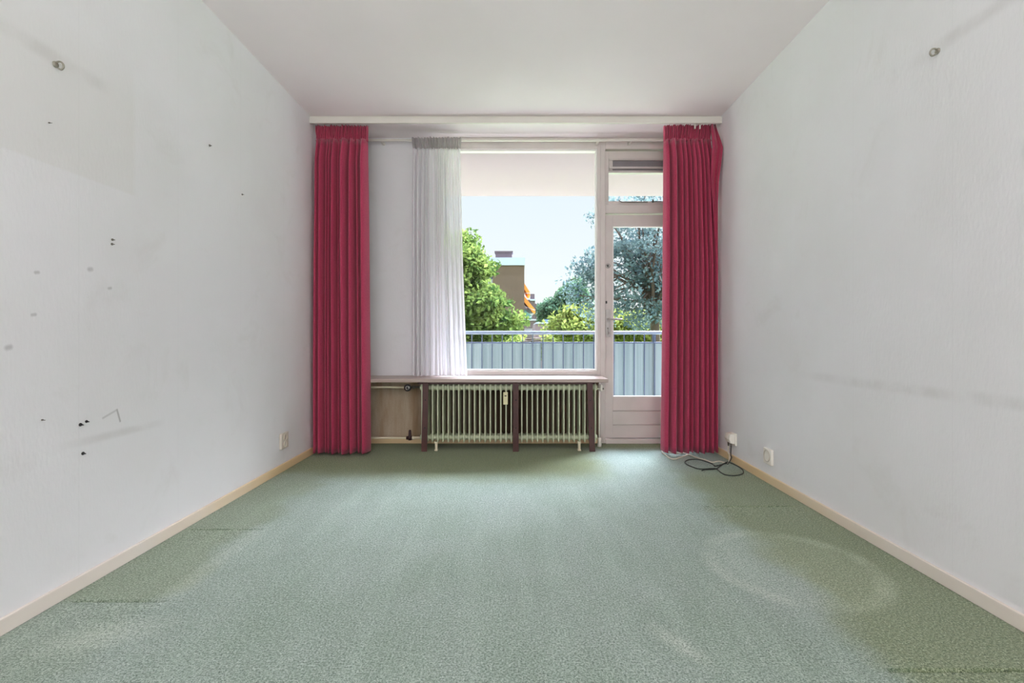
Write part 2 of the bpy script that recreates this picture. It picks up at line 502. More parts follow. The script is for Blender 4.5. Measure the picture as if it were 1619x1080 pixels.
M['soffit'] = simple('beige_soffit_paint', srgb(166, 149, 153), 0.8, var=0.02, scale=2)
M['concrete'] = simple('balcony_concrete', srgb(226, 216, 212), 0.85, var=0.04, scale=8, bump=0.2)
M['rail'] = simple('grey_blue_rail_paint', srgb(104, 116, 132), 0.35, var=0.06)
M['bar'] = simple('dark_blue_bar_paint', srgb(62, 74, 96), 0.45, var=0.06)

def panel_mat():
    t = NT('frosted_panel')
    st = t.noise(1.0, 3, 0.5, vec=t.scaled((34, 0.1, 0.4)))
    c = t.mix(t.rng(st, 0.35, 0.65), srgb(126, 137, 138), srgb(143, 152, 151))
    d = t.node('ShaderNodeBsdfDiffuse'); t.l.new(c, d.inputs[0])
    tr = t.node('ShaderNodeBsdfTranslucent'); t.l.new(c, tr.inputs[0])
    mx = t.node('ShaderNodeMixShader'); mx.inputs[0].default_value = 0.5
    t.l.new(d.outputs[0], mx.inputs[1]); t.l.new(tr.outputs[0], mx.inputs[2])
    t.l.new(mx.outputs[0], t.out.inputs[0]); t.n.remove(t.b)
    return t.m
M['panel'] = panel_mat()

# ------------------------------------------------------------------ room shell
YR = -3.3       # rear wall
def struct(o): o['kind'] = 'structure'; return o
wl = MB().box(-W-0.2, -W, YR-0.2, YW+0.25, -0.15, H+0.1).build('wall_left', M['wall_left']); struct(wl)
wr_ = MB().box(W, W+0.2, YR-0.2, YW+0.25, -0.15, H+0.1).build('wall_right', M['wall_right']); struct(wr_)
struct(MB().box(-W, W, YR-0.2, YW+0.12, H, H+0.12).build('ceiling', M['ceiling']))

# carpet: a mesh with real grooves pressed in by furniture
gro = [(2.672, 1.045, 1.54, 0.004), (1.361, 1.056, 1.56, 0.007), (2.352, -1.577, -1.24, 0.004), (1.7176, -1.566, -1.25, 0.006)]
xs = set(np.linspace(-W, W, 14)); ys = set(np.linspace(YR, YW, 26))
for gy, a, b, d in gro:
    for q in (-0.012, -0.004, 0.004, 0.012): ys.add(gy + q)
    for q in (a-0.02, a, b, b+0.02): xs.add(q)
xs = sorted(xs); ys = sorted(ys)
vs = []
for y in ys:
    for x in xs:
        z = 0.0
        for gy, a, b, d in gro:
            if a - 1e-6 <= x <= b + 1e-6:
                if abs(y - gy) < 0.006: z = -d
                elif 0.006 < gy - y < 0.013: z = d * 0.4
        vs.append((x, y, z))
nx = len(xs)
fs = [(j*nx+i, j*nx+i+1, (j+1)*nx+i+1, (j+1)*nx+i) for j in range(len(ys)-1) for i in range(nx-1)]
fl = MB().add(vs, fs)
fl.box(-W-0.2, W+0.2, YR-0.2, YW+0.12, -0.15, -0.02)
struct(fl.build('floor', M['carpet'], origin=(0, 0, 0)))

# window wall: left pier, parapet below the window
wb_ = MB()
wb_.box(-W, -0.70, YW, YW+0.25, 0, H)
wb_.box(-0.70, 0.742, YW, YW+0.25, 0, 0.60)
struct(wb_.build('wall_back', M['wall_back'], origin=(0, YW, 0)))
# rear wall behind the camera, with a window opening added for fill light
wrr = MB()
wrr.box(-W, -1.35, YR-0.2, YR, 0, H).box(1.35, W, YR-0.2, YR, 0, H)
wrr.box(-1.35, 1.35, YR-0.2, YR, 0, 0.55).box(-1.35, 1.35, YR-0.2, YR, 2.55, H)
struct(wrr.build('wall_rear', M['wall_plain'], origin=(0, YR, 0)))
added_win3 = thing('added_window_3', (0, YR-0.1, 0.55), 'wide white-framed window added unseen in the rear wall for fill light', None, kind='structure')
fr3 = MB().box(-1.35, 1.35, YR-0.13, YR-0.07, 0.55, 0.61).box(-1.35, 1.35, YR-0.13, YR-0.07, 2.49, 2.55)
fr3.box(-1.35, -1.29, YR-0.13, YR-0.07, 0.61, 2.49).box(1.29, 1.35, YR-0.13, YR-0.07, 0.61, 2.49).box(-0.03, 0.03, YR-0.13, YR-0.07, 0.61, 2.49)
fr3.build('window_frame', M['frame'], added_win3)  # frame of the unseen rear window added for fill light

# baseboards
struct(MB().box(-W, -W+0.013, YR, YW, 0, 0.054).build('baseboard_left', M['base'], bevel=0.003))
struct(MB().box(W-0.013, W, YR, YW, 0, 0.054).build('baseboard_right', M['base'], bevel=0.003))
struct(MB().box(-W+0.013, 0.742, YW-0.013, YW, 0, 0.05).build('baseboard_back', M['base'], bevel=0.003))

# pelmet board hiding the curtain track
struct(MB().box(-W, W, YP, YP+0.02, PZ(194.5, YP), PZ(184.6, YP)).box(-W, W, YP+0.014, YP+0.02, PZ(184, YP), H).build('trim_1', M['pelmet'], bevel=0.0025))

# ------------------------------------------------------------------ window_1 (large fixed pane)
def ZW(py): return PZ(py, YW)
def XW(px): return PX(px, YW)
gx0, gx1, gz0, gz1 = -0.64, XW(942), ZW(584), ZW(238)
win = thing('window_1', (0.0, YW, gz0), 'large fixed picture window with pinkish grey frame', None, kind='structure')
f = MB()
f.box(-0.70, gx0-0.012, YW-0.004, YW+0.1, 0.60, H)
f.box(gx1+0.012, 0.742, YW-0.004, YW+0.1, 0.60, H)
f.box(gx0-0.012, gx1+0.012, YW-0.004, YW+0.1, gz1+0.012, H)
f.box(gx0-0.012, gx1+0.012, YW-0.004, YW+0.1, 0.60, gz0-0.012)
f.build('window_frame', M['frame'], win, bevel=0.003)
b = MB(); bw = 0.014
b.box(gx0-0.012, gx0, YW+0.012, YW+0.06, gz0-0.012, gz1+0.012).box(gx1, gx1+0.012, YW+0.012, YW+0.06, gz0-0.012, gz1+0.012)
b.box(gx0, gx1, YW+0.012, YW+0.06, gz1, gz1+0.012).box(gx0, gx1, YW+0.012, YW+0.06, gz0-0.012, gz0)
b.build('glazing_bead', M['bead'], win)
MB().box(gx0, gx1, YW+0.05, YW+0.056, gz0, gz1).build('pane', M['glass'], win)

# ------------------------------------------------------------------ door frame + transom window_2 + door_1
dx0, dx1 = XW(957), 1.565
df = MB()
df.box(0.742, dx0, YW-0.004, YW+0.1, 0, H)                    # left post
df.box(dx1, W, YW-0.004, YW+0.1, 0, H)                        # right post
df.box(dx0, dx1, YW-0.004, YW+0.1, ZW(236), H)                # head
df.box(dx0, dx1, YW+0.0, YW+0.1, ZW(337), ZW(324))            # transom bar
df.box(dx0, dx1, YW-0.02, YW+0.11, 0, ZW(694))                # threshold
struct(df.build('trim_2', M['frame'], origin=(1.17, YW, 0), bevel=0.003))
YS = YW + 0.022
w2 = thing('window_2', (1.17, YS, ZW(323)), 'small transom window over the balcony door with a vent strip', None, kind='structure')
zt, zb_ = ZW(237.5), ZW(324)
tx0, tx1, tz0, tz1 = XW(963), 1.52, ZW(317), ZW(249)
s = MB()
s.box(dx0+0.003, tx0, YS, YS+0.05, zb_, zt).box(tx1, dx1-0.003, YS, YS+0.05, zb_, zt)
s.box(tx0, tx1, YS, YS+0.05, tz1, zt).box(tx0, tx1, YS, YS+0.05, zb_, tz0)
s.build('sash', M['frame'], w2, bevel=0.002)
MB().box(tx0, tx1, YS+0.02, YS+0.026, tz0, ZW(272)).build('pane', M['glass'], w2)
v = MB()
v.box(tx0, tx1, YS-0.012, YS+0.045, ZW(252.5), ZW(249.5)).box(tx0, tx1, YS-0.016, YS+0.045, ZW(266), ZW(263))
v.box(tx0, tx1, YS-0.004, YS+0.045, ZW(272), ZW(268.5)).box(tx0, tx0+0.035, YS-0.006, YS+0.045, ZW(268), ZW(252.5))
vo = v.build('ventilation_grille', M['vent'], w2, bevel=0.0015)
MB().box(tx0+0.035, tx1, YS+0.01, YS+0.04, ZW(263), ZW(252.5)).box(tx0+0.035, tx1, YS+0.01, YS+0.04, ZW(268.5), ZW(266)).build('grille_slot', M['ventdark'], vo)
st = MB().tube([PP(978, 316.5, YS-0.01), PP(983, 319.8, YS-0.014), PP(1024, 319.8, YS-0.014)], 0.0035, 8)
st.tube([PP(1030, 318.5, YS-0.012), PP(1046, 318.5, YS-0.012)], 0.003, 8)
st.box(PX(1032, YS)-0.006, PX(1032, YS)+0.006, YS-0.016, YS, PZ(320.5, YS), PZ(316.5, YS))
st.build('window_stay', M['steel'], w2)

d1 = thing('door_1', (1.17, YS, 0.04), 'pinkish grey balcony door with tall glass pane and boarded lower panel', None, kind='structure')
dz0, dz1 = ZW(693), ZW(338.5)
px0, px1, pz0, pz1 = XW(971), 1.49, ZW(627), ZW(358)
l0, l1 = dx0+0.004, dx1-0.004
s = MB()
s.box(l0, px0-0.008, YS, YS+0.042, dz0, dz1).box(px1+0.008, l1, YS, YS+0.042, dz0, dz1)
s.box(px0-0.008, px1+0.008, YS, YS+0.042, pz1+0.008, dz1)
g1, g2 = ZW(650.4), ZW(672.6)
s.box(px0-0.008, px1+0.008, YS+0.002, YS+0.042, g1+0.003, pz0-0.008)
s.box(px0-0.008, px1+0.008, YS+0.002, YS+0.042, g2+0.003, g1-0.003)
s.box(px0-0.008, px1+0.008, YS+0.002, YS+0.042, dz0, g2-0.003)
s.box(px0-0.008, px1+0.008, YS+0.014, YS+0.04, dz0, g1+0.01)
s.build('door_leaf', M['frame'], d1, bevel=0.0018)
b = MB()
b.box(px0-0.008, px0, YS+0.004, YS+0.03, pz0-0.008, pz1+0.008).box(px1, px1+0.008, YS+0.004, YS+0.03, pz0-0.008, pz1+0.008)
b.box(px0, px1, YS+0.004, YS+0.03, pz1, pz1+0.008).box(px0, px1, YS+0.004, YS+0.03, pz0-0.008, pz0)
b.build('glazing_bead', M['bead'], d1)
MB().box(px0, px1, YS+0.02, YS+0.026, pz0, pz1).build('pane', M['glass'], d1)
# handle set
pl = MB().box(PX(957.6, YS), PX(965.2, YS), YS-0.006, YS+0.001, PZ(532.8, YS), PZ(489.8, YS)).build('door_plate', M['metal'], d1, bevel=0.002)
lc = PP(961.2, 505.3, YS)
hm = MB().tube([lc, lc+Vector((0,-0.05,0))], 0.008, 12)
hm.tube([lc+Vector((-0.008,-0.05,0)), lc+Vector((0.02,-0.053,0.001)), lc+Vector((0.09,-0.05,0.002)), lc+Vector((0.118,-0.042,0.002))], [0.0095, 0.0095, 0.008, 0.006], 12)
hm.build('door_handle', M['metal'], pl)
kc = PP(961, 519, YS)
km = MB().lathe(kc, (0,-1,0), [(0.006,0.0),(0.009,0.006),(0.012,0.006),(0.012,0)], 16)
km.box(kc.x-0.0035, kc.x+0.0035, kc.y-0.03, kc.y-0.012, kc.z-0.004, kc.z+0.004)
km.build('lock_cylinder', M['steel'], pl)
kk = MB().lathe(kc+Vector((0.002,-0.032,-0.035)), (1,0,0), [(-0.003,0),(-0.003,0.014),(0.003,0.014),(0.003,0)], 16)
kk.box(kc.x-0.002, kc.x+0.003, kc.y-0.035, kc.y-0.028, kc.z-0.06, kc.z+0.006)
kk.build('key', M['metal'], pl)
# round lock above, small black keyhole
uc = PP(961, 420.5, YS)
ul = MB().lathe(uc, (0,-1,0), [(0,0.022),(0.005,0.022),(0.007,0.018),(0.007,0.007),(0.003,0.006),(0.003,0)], 24).build('security_lock', M['metal'], d1)
MB().box(uc.x-0.003, uc.x+0.003, uc.y-0.009, uc.y-0.002, uc.z-0.011, uc.z+0.009).build('keyhole', M['black'], ul)
bc = PP(958.6, 478, YS)
MB().box(bc.x-0.007, bc.x+0.007, bc.y-0.003, bc.y+0.001, bc.z-0.011, bc.z+0.011).build('lock_mark', M['black'], d1)

# ------------------------------------------------------------------ sheer curtain track
YT = 4.14
tr = MB().box(-W, 1.5, YT+0.004, YT+0.022, PZ(222.3, YT), PZ(219.3, YT))
for q in (602, 946, 998): tr.box(PX(q-2,YT), PX(q+2,YT), YT+0.01, YW-0.002, PZ(222.8, YT), PZ(218.3, YT))
tag(tr.build('curtain_track', M['pelmet'], bevel=0.001), 'thin cream curtain track under the ceiling in front of the window', 'curtain track')
tr = MB().box(-W+0.002, W-0.002, 3.872, 3.892, H-0.03, H)
tag(tr.build('curtain_rail', M['pelmet'], bevel=0.001), 'flat rail behind the pelmet carrying the crimson curtains', 'curtain rail')

# ------------------------------------------------------------------ curtains
def interp(xs_, ys_, x): return float(np.interp(x, xs_, ys_))
def curtain_sheet(folds, x_fun, y_mid, z0, z1, nz, rnd, pinch=None, sway=0.0, per=14, ripple=0.0, zhead=None):
    """folds: list of (width weight, depth). x_fun(u, h)->x; h: 0 bottom .. 1 top"""
    wts = np.array([f_[0] for f_ in folds], float); cum = np.concatenate([[0], np.cumsum(wts)]) / wts.sum()
    n = len(folds)
    cols = []
    for i in range(n):
        for k in range(per):
            cols.append((i, k / per))
    cols.append((n-1, 1.0))
    ph = [rnd.uniform(-1, 1) for _ in range(n+1)]
    ph2 = [rnd.uniform(0, 6.28) for _ in range(n+1)]
    tilt = [rnd.uniform(-1, 1) for _ in range(n+1)]
    vs = []
    for j in range(nz+1):
        h = j / nz
        z = z0 + (z1 - z0) * h
        for i, tt in cols:
            u = cum[i] + (cum[i+1]-cum[i]) * tt
            d = folds[i][1] * (1 - tt) + folds[min(i+1, n-1)][1] * tt if tt > 0.5 else folds[i][1]
            a = 2*math.pi*tt
            # rounded forward lobe with tight valley
            y = -1.18*d * (0.5 - 0.5*math.cos(a)) ** 0.7 + 0.035*tilt[i]*(tt-0.5)*math.sin(math.pi*tt)
            ov = -math.sin(a) * 0.09 * (cum[i+1]-cum[i])          # sides of the fold close in on themselves
            fullness = 1.0 if pinch is None else pinch(h)
            drift = 0.006 * ph[i] * math.sin(2.2*h + ph2[i])
            x = x_fun(u + ov * fullness, h) + drift * (0 if (i == 0 and tt == 0) or (i == n-1 and tt == 1) else 1)
            yy = y_mid(h) + y * fullness + 0.004*math.sin(5*h + ph2[i])*fullness
            if ripple: yy += ripple * math.sin(u*2*math.pi*47 + 1.3*math.sin(9*u))
            vs.append((x, yy, z + (rnd.uniform(-1,1)*0.0 if j else 0.003*math.sin(a + ph2[i]))))
    m = len(cols)
    fs = [(j*m+i, j*m+i+1, (j+1)*m+i+1, (j+1)*m+i) for j in range(nz) for i in range(m-1)]
    return MB().add(vs, fs, True)

def heading(x0, x1, y, z0, z1, npl, amp, rnd, per=8, flare=0.0, gather=0.6):
    """pencil-pleated heading: narrow stand-up pleats pinched along a gather line near the bottom"""
    vs = []; nz = 12
    offs = [rnd.uniform(-0.25, 0.25) for _ in range(npl+1)]; am = [rnd.uniform(0.55, 1.2) for _ in range(npl+1)]
    tp = [rnd.uniform(-0.004, 0.003) for _ in range(npl+1)]
    m = npl*per + 1
    for j in range(nz+1):
        h = j/nz
        g = 1 - gather*math.exp(-((h-0.22)/0.12)**2)
        for k in range(m):
            i = min(k//per, npl-1); tt = (k - i*per)/per
            u = (i + tt + 0.3*math.sin(2*math.pi*tt)*offs[i])/npl
            a = 2*math.pi*tt
            x = x0 + (x1-x0)*u + flare*(u-0.5)*2*(h-0.2)
            x += 0.0025*math.sin(6*h+i*2.1) * (0 < k < m-1)
            yy = y - amp*am[i]*g*(0.5-0.5*math.cos(a)) - 0.004*(1-g)
            vs.append((x, yy, z0 + (z1-z0)*h + (tp[i]*math.sin(math.pi*tt) if j == nz else 0)))
    fs = [(j*m+i, j*m+i+1, (j+1)*m+i+1, (j+1)*m+i) for j in range(nz) for i in range(m-1)]
    return MB().add(vs, fs, True)

# left crimson curtain
rl = random.Random(3)
cl = thing('curtain', (-1.40, 3.90, 0.01), 'floor-length crimson curtain bunched against the left wall beside the radiator', 'curtain', 'crimson curtains')
ZH = 2.515
foldsL = [(1.0,0.085),(1.2,0.10),(0.7,0.07),(0.75,0.085),(1.1,0.11),(0.65,0.06),(1.7,0.12),(1.35,0.105),(0.8,0.07),(1.5,0.10)]
def xl(u, h):
    u = min(max(u, 0.0), 1.0)
    a = interp([0, 0.3, 1], [-1.608, -1.610, -1.607], h); b = interp([0, 0.25, 1], [-1.166, -1.170, -1.190], h)
    return a + (b-a)*u
def pin(h): return interp([0, 0.6, 0.93, 1.0], [1.0, 0.95, 0.8, 0.42], h)
def ymid(h): return interp([0, 0.8, 1], [3.903, 3.903, 3.90], h)
curtain_sheet(foldsL, xl, ymid, 0.018, ZH, 46, rl, pinch=pin).build('curtain_panel', M['red'], cl, solid=0.0025)
heading(-1.607, -1.188, 3.90, ZH-0.012, 2.628, 26, 0.036, rl).build('curtain_heading', M['redhead'], cl, solid=0.0025)

rr = random.Random(11)
cr = thing('curtain', (1.40, 3.90, 0.01), 'floor-length crimson curtain half covering the balcony door, its edge turned back', 'curtain', 'crimson curtains')
foldsR = [(1.0,0.07),(1.7,0.115),(0.95,0.085),(1.2,0.11),(0.8,0.07),(0.85,0.09),(1.15,0.115),(0.8,0.08),(1.0,0.10),(0.8,0.08)]
def xr(u, h):
    u = min(max(u, 0.0), 1.0)
    a = interp([0, 0.3, 1], [1.170, 1.178, 1.192], h); b = interp([0, 0.6, 0.85, 1], [1.606, 1.604, 1.585, 1.565], h)
    return a + (b-a)*u
curtain_sheet(foldsR, xr, ymid, 0.022, ZH, 46, rr, pinch=pin).build('curtain_panel', M['red'], cr, solid=0.0025)
heading(1.190, 1.570, 3.90, ZH-0.012, 2.632, 23, 0.036, rr).build('curtain_heading', M['redhead'], cr, solid=0.0025)
# turned-back edge near the wall
rows = [(197,1124,1131,3.86,3.87),(207,1124,1134,3.83,3.85),(222,1125,1139,3.81,3.82),(235,1126,1142.5,3.80,3.79),(240,1125,1142.5,3.80,3.79),(262,1124,1140,3.81,3.80),
        (290,1124,1136.5,3.82,3.81),(325,1127,1135,3.83,3.82),(370,1130,1135,3.84,3.83),(430,1132.5,1135.5,3.85,3.84),(500,1133,1135.5,3.87,3.86)]
tm_v = []; K = 8
for (py, a, b2, ya, yb) in rows:
    z = PZ(py, (ya+yb)/2)
    for k in range(K+1):
        q = k/K; y = ya+(yb-ya)*q + 0.028*math.sin(q*math.pi*2.2 + py*0.015)
        x = min(PX(a+(b2-a)*q, y), W-0.006)
        tm_v.append((x, y, z + 0.015*math.sin(q*3)))
tm = MB().add(tm_v, [(j*(K+1)+i, j*(K+1)+i+1, (j+1)*(K+1)+i+1, (j+1)*(K+1)+i) for j in range(len(rows)-1) for i in range(K)], True)
tm.build('turned_edge', M['red'], cr, solid=0.0025)
for q in (1098, 1106): MB().box(PX(q,3.868)-0.005, PX(q,3.868)+0.005, 3.855, 3.868, 2.595, 2.655).build('curtain_glider', M['white'], cr)

# sheer curtain
rs = random.Random(5)
sh = thing('sheer_curtain', (-0.66, YT, 0.61), 'white translucent sheer curtain hanging over the left end of the window', 'sheer curtain')
foldsS = [(rs.uniform(0.7, 1.3), rs.uniform(0.03, 0.075)) for _ in range(13)]
def xs_f(u, h):
    u = min(max(u, 0.0), 1.0)
    a = interp([0, 1], [PX(650, 4.12), PX(653, 4.12)], h); b = interp([0, 0.5, 1], [PX(738, 4.12), PX(731, 4.12), PX(727, 4.12)], h)
    return a + (b-a)*u
zhs = PZ(234, 4.12)
curtain_sheet(foldsS, xs_f, lambda h: 4.155, 0.606, zhs, 30, rs, pinch=lambda h: interp([0, 0.9, 1], [1, 0.8, 0.5], h), per=10).build('curtain_panel', M['sheer'], sh)
heading(PX(652, 4.12), PX(728, 4.12), 4.135, zhs-0.004, PZ(217.3, 4.12), 17, 0.03, rs, flare=0.012, gather=0.0).build('curtain_heading', M['sheerhead'], sh)

# ------------------------------------------------------------------ window sill board on steel legs
YSF = 3.90
sl = thing('window_sill', (-0.43, 4.07, 0.595), 'long greyish wooden window shelf above the radiator carried on brown steel legs', 'window sill')
sx1 = PX(962, YSF)
MB().prism([(-W+0.002, YSF, 0.567), (sx1, YSF, 0.567), (sx1, YSF+0.05, 0.567), (0.752, YW-0.005, 0.567), (-W+0.002, YW-0.005, 0.567)], (0, 0, 0.028)).build('sill_board', M['sill'], sl, bevel=0.003)
MB().box(-0.80, PX(940, 3.95), 3.945, 3.965, 0.548, 0.567).build('sill_bearer', M['brownmetal'], sl)
for (xa, xb) in ((673, 670.5), (815.5, 815.5), (932.5, 936.5)):
    yl = 3.935
    xt, xbm = PX(xa, yl), PX(xb, yl); hw = 0.0235
    lm = MB().prism([(xt-hw, yl, 0.567), (xt+hw, yl, 0.567), (xbm+hw, yl, 0.0), (xbm-hw, yl, 0.0)], (0, 0.008, 0))
    lo = lm.build('leg', M['brownmetal'], sl, bevel=0.0015)
    sm_ = MB()
    for q in (0.26, 0.66):
        xx = xt + (xbm-xt)*q; zz = 0.567*(1-q)
        sm_.lathe((xx, yl, zz), (0,-1,0), [(0,0.0055),(0.002,0.005),(0.0015,0)], 12)
    sm_.build('screw', M['black'], lo)

# ------------------------------------------------------------------ radiator
RY0, RY1 = 3.972, 4.125
rz0, rz1 = 0.066, 0.552
pitch = 0.0432
rx0 = -0.792; NSEC = 34
rad = thing('radiator', (rx0 + pitch*NSEC/2, 4.05, 0.0), 'long pale green column radiator under the window shelf', 'radiator')
def section(xc):
    s = MB()
    t_ = 0.0052
    # rounded ladder profile in the YZ plane, extruded thin along x
    def rr_(y0, y1, z0, z1, r, hx):
        pts = []
        for (cy, cz, a0) in ((y1-r, z1-r, 0), (y0+r, z1-r, 90), (y0+r, z0+r, 180), (y1-r, z0+r, 270)):
            for k in range(5):
                a = math.radians(a0 + k*22.5)
                pts.append((xc-hx, cy + r*math.cos(a), cz + r*math.sin(a)))
        s.prism(pts, (2*hx, 0, 0))
    rr_(RY0, RY0+0.026, rz0, rz1, 0.012, t_)
    rr_(RY1-0.026, RY1, rz0, rz1, 0.012, 0.004)
    rr_(RY0+0.060, RY0+0.092, rz0+0.012, rz1-0.012, 0.014, 0.004)
    s.box(xc-0.0015, xc+0.0015, RY0+0.02, RY1-0.02, rz0+0.03, rz1-0.03)
    # top and bottom headers
    for (za, zb2) in ((rz1-0.068, rz1-0.008), (rz0+0.008, rz0+0.062)):
        rr_(RY0+0.012, RY1-0.012, za, zb2, 0.022, 0.009)
        zc = (za+zb2)/2; r = (zb2-za)/2 - 0.006
        for yc in (RY0+0.048, RY1-0.05):
            s.tube([(xc-pitch/2, yc, zc), (xc-0.3*pitch, yc, zc), (xc+0.3*pitch, yc, zc), (xc+pitch/2, yc, zc)], [r*0.9, r, r, r*0.9], 14, caps=False)
    return s
s0 = section(rx0 + pitch/2).build('radiator_section', M['rad'], rad, bevel=0.0022)
for k in range(1, NSEC): dup_part(s0, rad, (pitch*k, 0, 0))
# solid end plates
for px_ in (689.8, 915.8):
    x = PX(px_, 3.975)
    fm = MB().box(x-0.010, x+0.010, 3.965, 3.995, 0.0, 0.075).box(x-0.014, x+0.014, 3.955, 4.0, 0.0, 0.012)
    fm.box(x-0.014, x+0.014, 3.962, 3.998, 0.058, 0.075)
    fm.build('radiator_foot', M['pipe'], rad, bevel=0.003)
mx_ = PX(799.3, 3.965)
hm = thing('heat_meter', (mx_, 3.965, PZ(639.3, 3.965)), 'small ivory heat meter clipped to the front of the radiator', 'heat meter')
MB().box(mx_-0.019, mx_+0.019, 3.945, 3.972, PZ(639.3, 3.965), PZ(620, 3.965)).build('meter_case', M['ivory'], hm, bevel=0.003)
MB().box(mx_-0.008, mx_+0.008, 3.9435, 3.946, PZ(626.3, 3.965), PZ(624.8, 3.965)).build('meter_window', M['black'], hm)

# pipes and valves at the left
yv = 4.05
zt_, zl_ = PZ(612.3, yv), PZ(692.5, yv)
xv = PX(646.3, yv)
p = MB().tube([(-W+0.004, yv+0.01, zt_), (xv, yv, zt_)], 0.0085, 12).build('heating_pipe', M['pipe'])
tag(p, 'cream supply pipe running under the window shelf to the round valve', 'pipe')
va = thing('radiator_valve', (xv, yv, zt_), 'round black and silver radiator valve at the upper left corner', 'radiator valve')
MB().lathe((xv, yv-0.02, zt_), (0,-1,0), [(-0.02,0.0),(-0.02,0.016),(0.01,0.018),(0.014,0.029),(0.03,0.029),(0.033,0.025),(0.033,0.019)], 28).build('valve_knob', M['black'], va)
MB().lathe((xv, yv-0.053, zt_), (0,-1,0), [(-0.004,0.019),(0.001,0.0185),(0.002,0.010)], 28).build('knob_ring', M['metal'], va)
MB().lathe((xv, yv-0.053, zt_), (0,-1,0), [(0.0,0.0105),(0.003,0.008),(0.003,0)], 20).build('knob_centre', M['black'], va)
MB().tube([(xv+0.015, yv, zt_), (xv+0.030, yv, zt_), (xv+0.034, yv, zt_), (xv+0.048, yv, zt_), (xv+0.05, yv, zt_), (rx0-0.001, yv, zt_+0.0)], [0.012,0.012,0.018,0.018,0.011,0.011], 6, smooth=False).build('valve_nut', M['steel'], va)
xb_ = PX(648, yv)
p = MB().tube([(-W+0.004, yv+0.01, zl_), (xb_-0.025, yv, zl_)], 0.0085, 12).build('heating_pipe', M['pipe'])
tag(p, 'cream return pipe running low above the skirting to the dark valve', 'pipe')
vb = thing('return_valve', (xb_, yv, zl_), 'dark brown upright return valve at the lower left corner of the radiator', 'radiator valve')
MB().tube([(xb_-0.028, yv, zl_), (xb_+0.018, yv, zl_)], 0.0145, 14).build('valve_body', M['darkbrown'], vb)
MB().lathe((xb_, yv, zl_), (0,0,1), [(-0.018,0),(-0.018,0.014),(0.012,0.016),(0.02,0.013),(0.055,0.011),(0.066,0.009),(0.068,0)], 14).build('valve_cap', M['darkbrown'], vb)
MB().tube([(xb_+0.018, yv, zl_), (xb_+0.034, yv, zl_), (xb_+0.036, yv, zl_), (rx0-0.001, yv, zl_+0.002)], [0.013,0.016,0.012,0.012], 8).build('valve_nut', M['pipe'], vb)

# pipe and bleed valve at the right end
xr_ = PX(948.3, 4.10)
rp = thing('riser_pipe', (xr_, 4.10, 0.0), 'thin white vertical pipe with fittings beside the right end of the radiator', 'pipe')
MB().tube([(xr_, 4.12, 0.0), (xr_, 4.12, 0.567)], 0.0075, 12).build('pipe_run', M['white'], rp)
MB().lathe((xr_+0.001, 4.12, 0.0), (0,0,1), [(0,0),(0,0.018),(0.02,0.019),(0.045,0.014),(0.07,0.015),(0.075,0)], 12).build('pipe_fitting', M['white'], rp)
bl = MB().tube([(rx0+pitch*NSEC, 4.05, 0.50), (xr_+0.005, 4.07, 0.50), (xr_+0.02, 4.07, 0.50)], 0.006, 10)
bl.box(xr_-0.004, xr_+0.014, 4.05, 4.09, 0.48, 0.53)
bl.build('bleed_valve', M['white'], rp, bevel=0.002)
MB().box(xr_+0.014, xr_+0.028, 4.06, 4.075, 0.492, 0.506).build('bleed_key', M['steel'], rp)

# ------------------------------------------------------------------ sockets
def socket_plate(name, side, px_a, px_b, py_t, py_b, label, holes, cat='socket'):
    P = PL if side < 0 else PR
    ya, yb = P(px_a, 0).y, P(px_b, 0).y
    y0, y1 = min(ya, yb), max(ya, yb); ym = (y0+y1)/2
    zt2, zb2 = PZ(py_t, ym), PZ(py_b, ym)
    xw = side*W; n = -side
    t_ = thing(name, (xw, ym, (zt2+zb2)/2), label, cat)
    x0, x1 = sorted((xw, xw + n*0.018))
    MB().box(x0, x1, y0, y1, zb2, zt2).build('socket_plate', M['white'] if side > 0 else M['offwhite'], t_, bevel=0.004)
    for q in holes:
        zc = zb2 + (zt2-zb2)*q
        r = min((y1-y0), (zt2-zb2)/len(holes))*0.40
        rm = MB().lathe((xw+n*0.018, ym, zc), (n,0,0), [(0,r),(0.004,r),(0.004,r*0.88),(-0.012,r*0.84),(-0.012,0)], 28)
        ro = rm.build('socket_well', M['offwhite'] if side > 0 else M['cream'], t_)
        hm_ = MB()
        for dz in (-0.0095, 0.0095): hm_.lathe((xw+n*0.006, ym+dz*0.7, zc+dz*0.7), (n,0,0), [(0,0.003),(0.0012,0.003),(0.0012,0)], 10)
        hm_.build('pin_hole', M['black'], ro)
    return t_
socket_plate('wall_socket', -1, 441.2, 452.6, 684, 709, 'yellowed double wall socket low on the left wall beside the crimson curtain', (0.28, 0.72))
socket_plate('wall_socket', 1, 1211, 1223.4, 709.5, 734, 'white single wall socket low on the right wall, nothing plugged in', (0.55,))

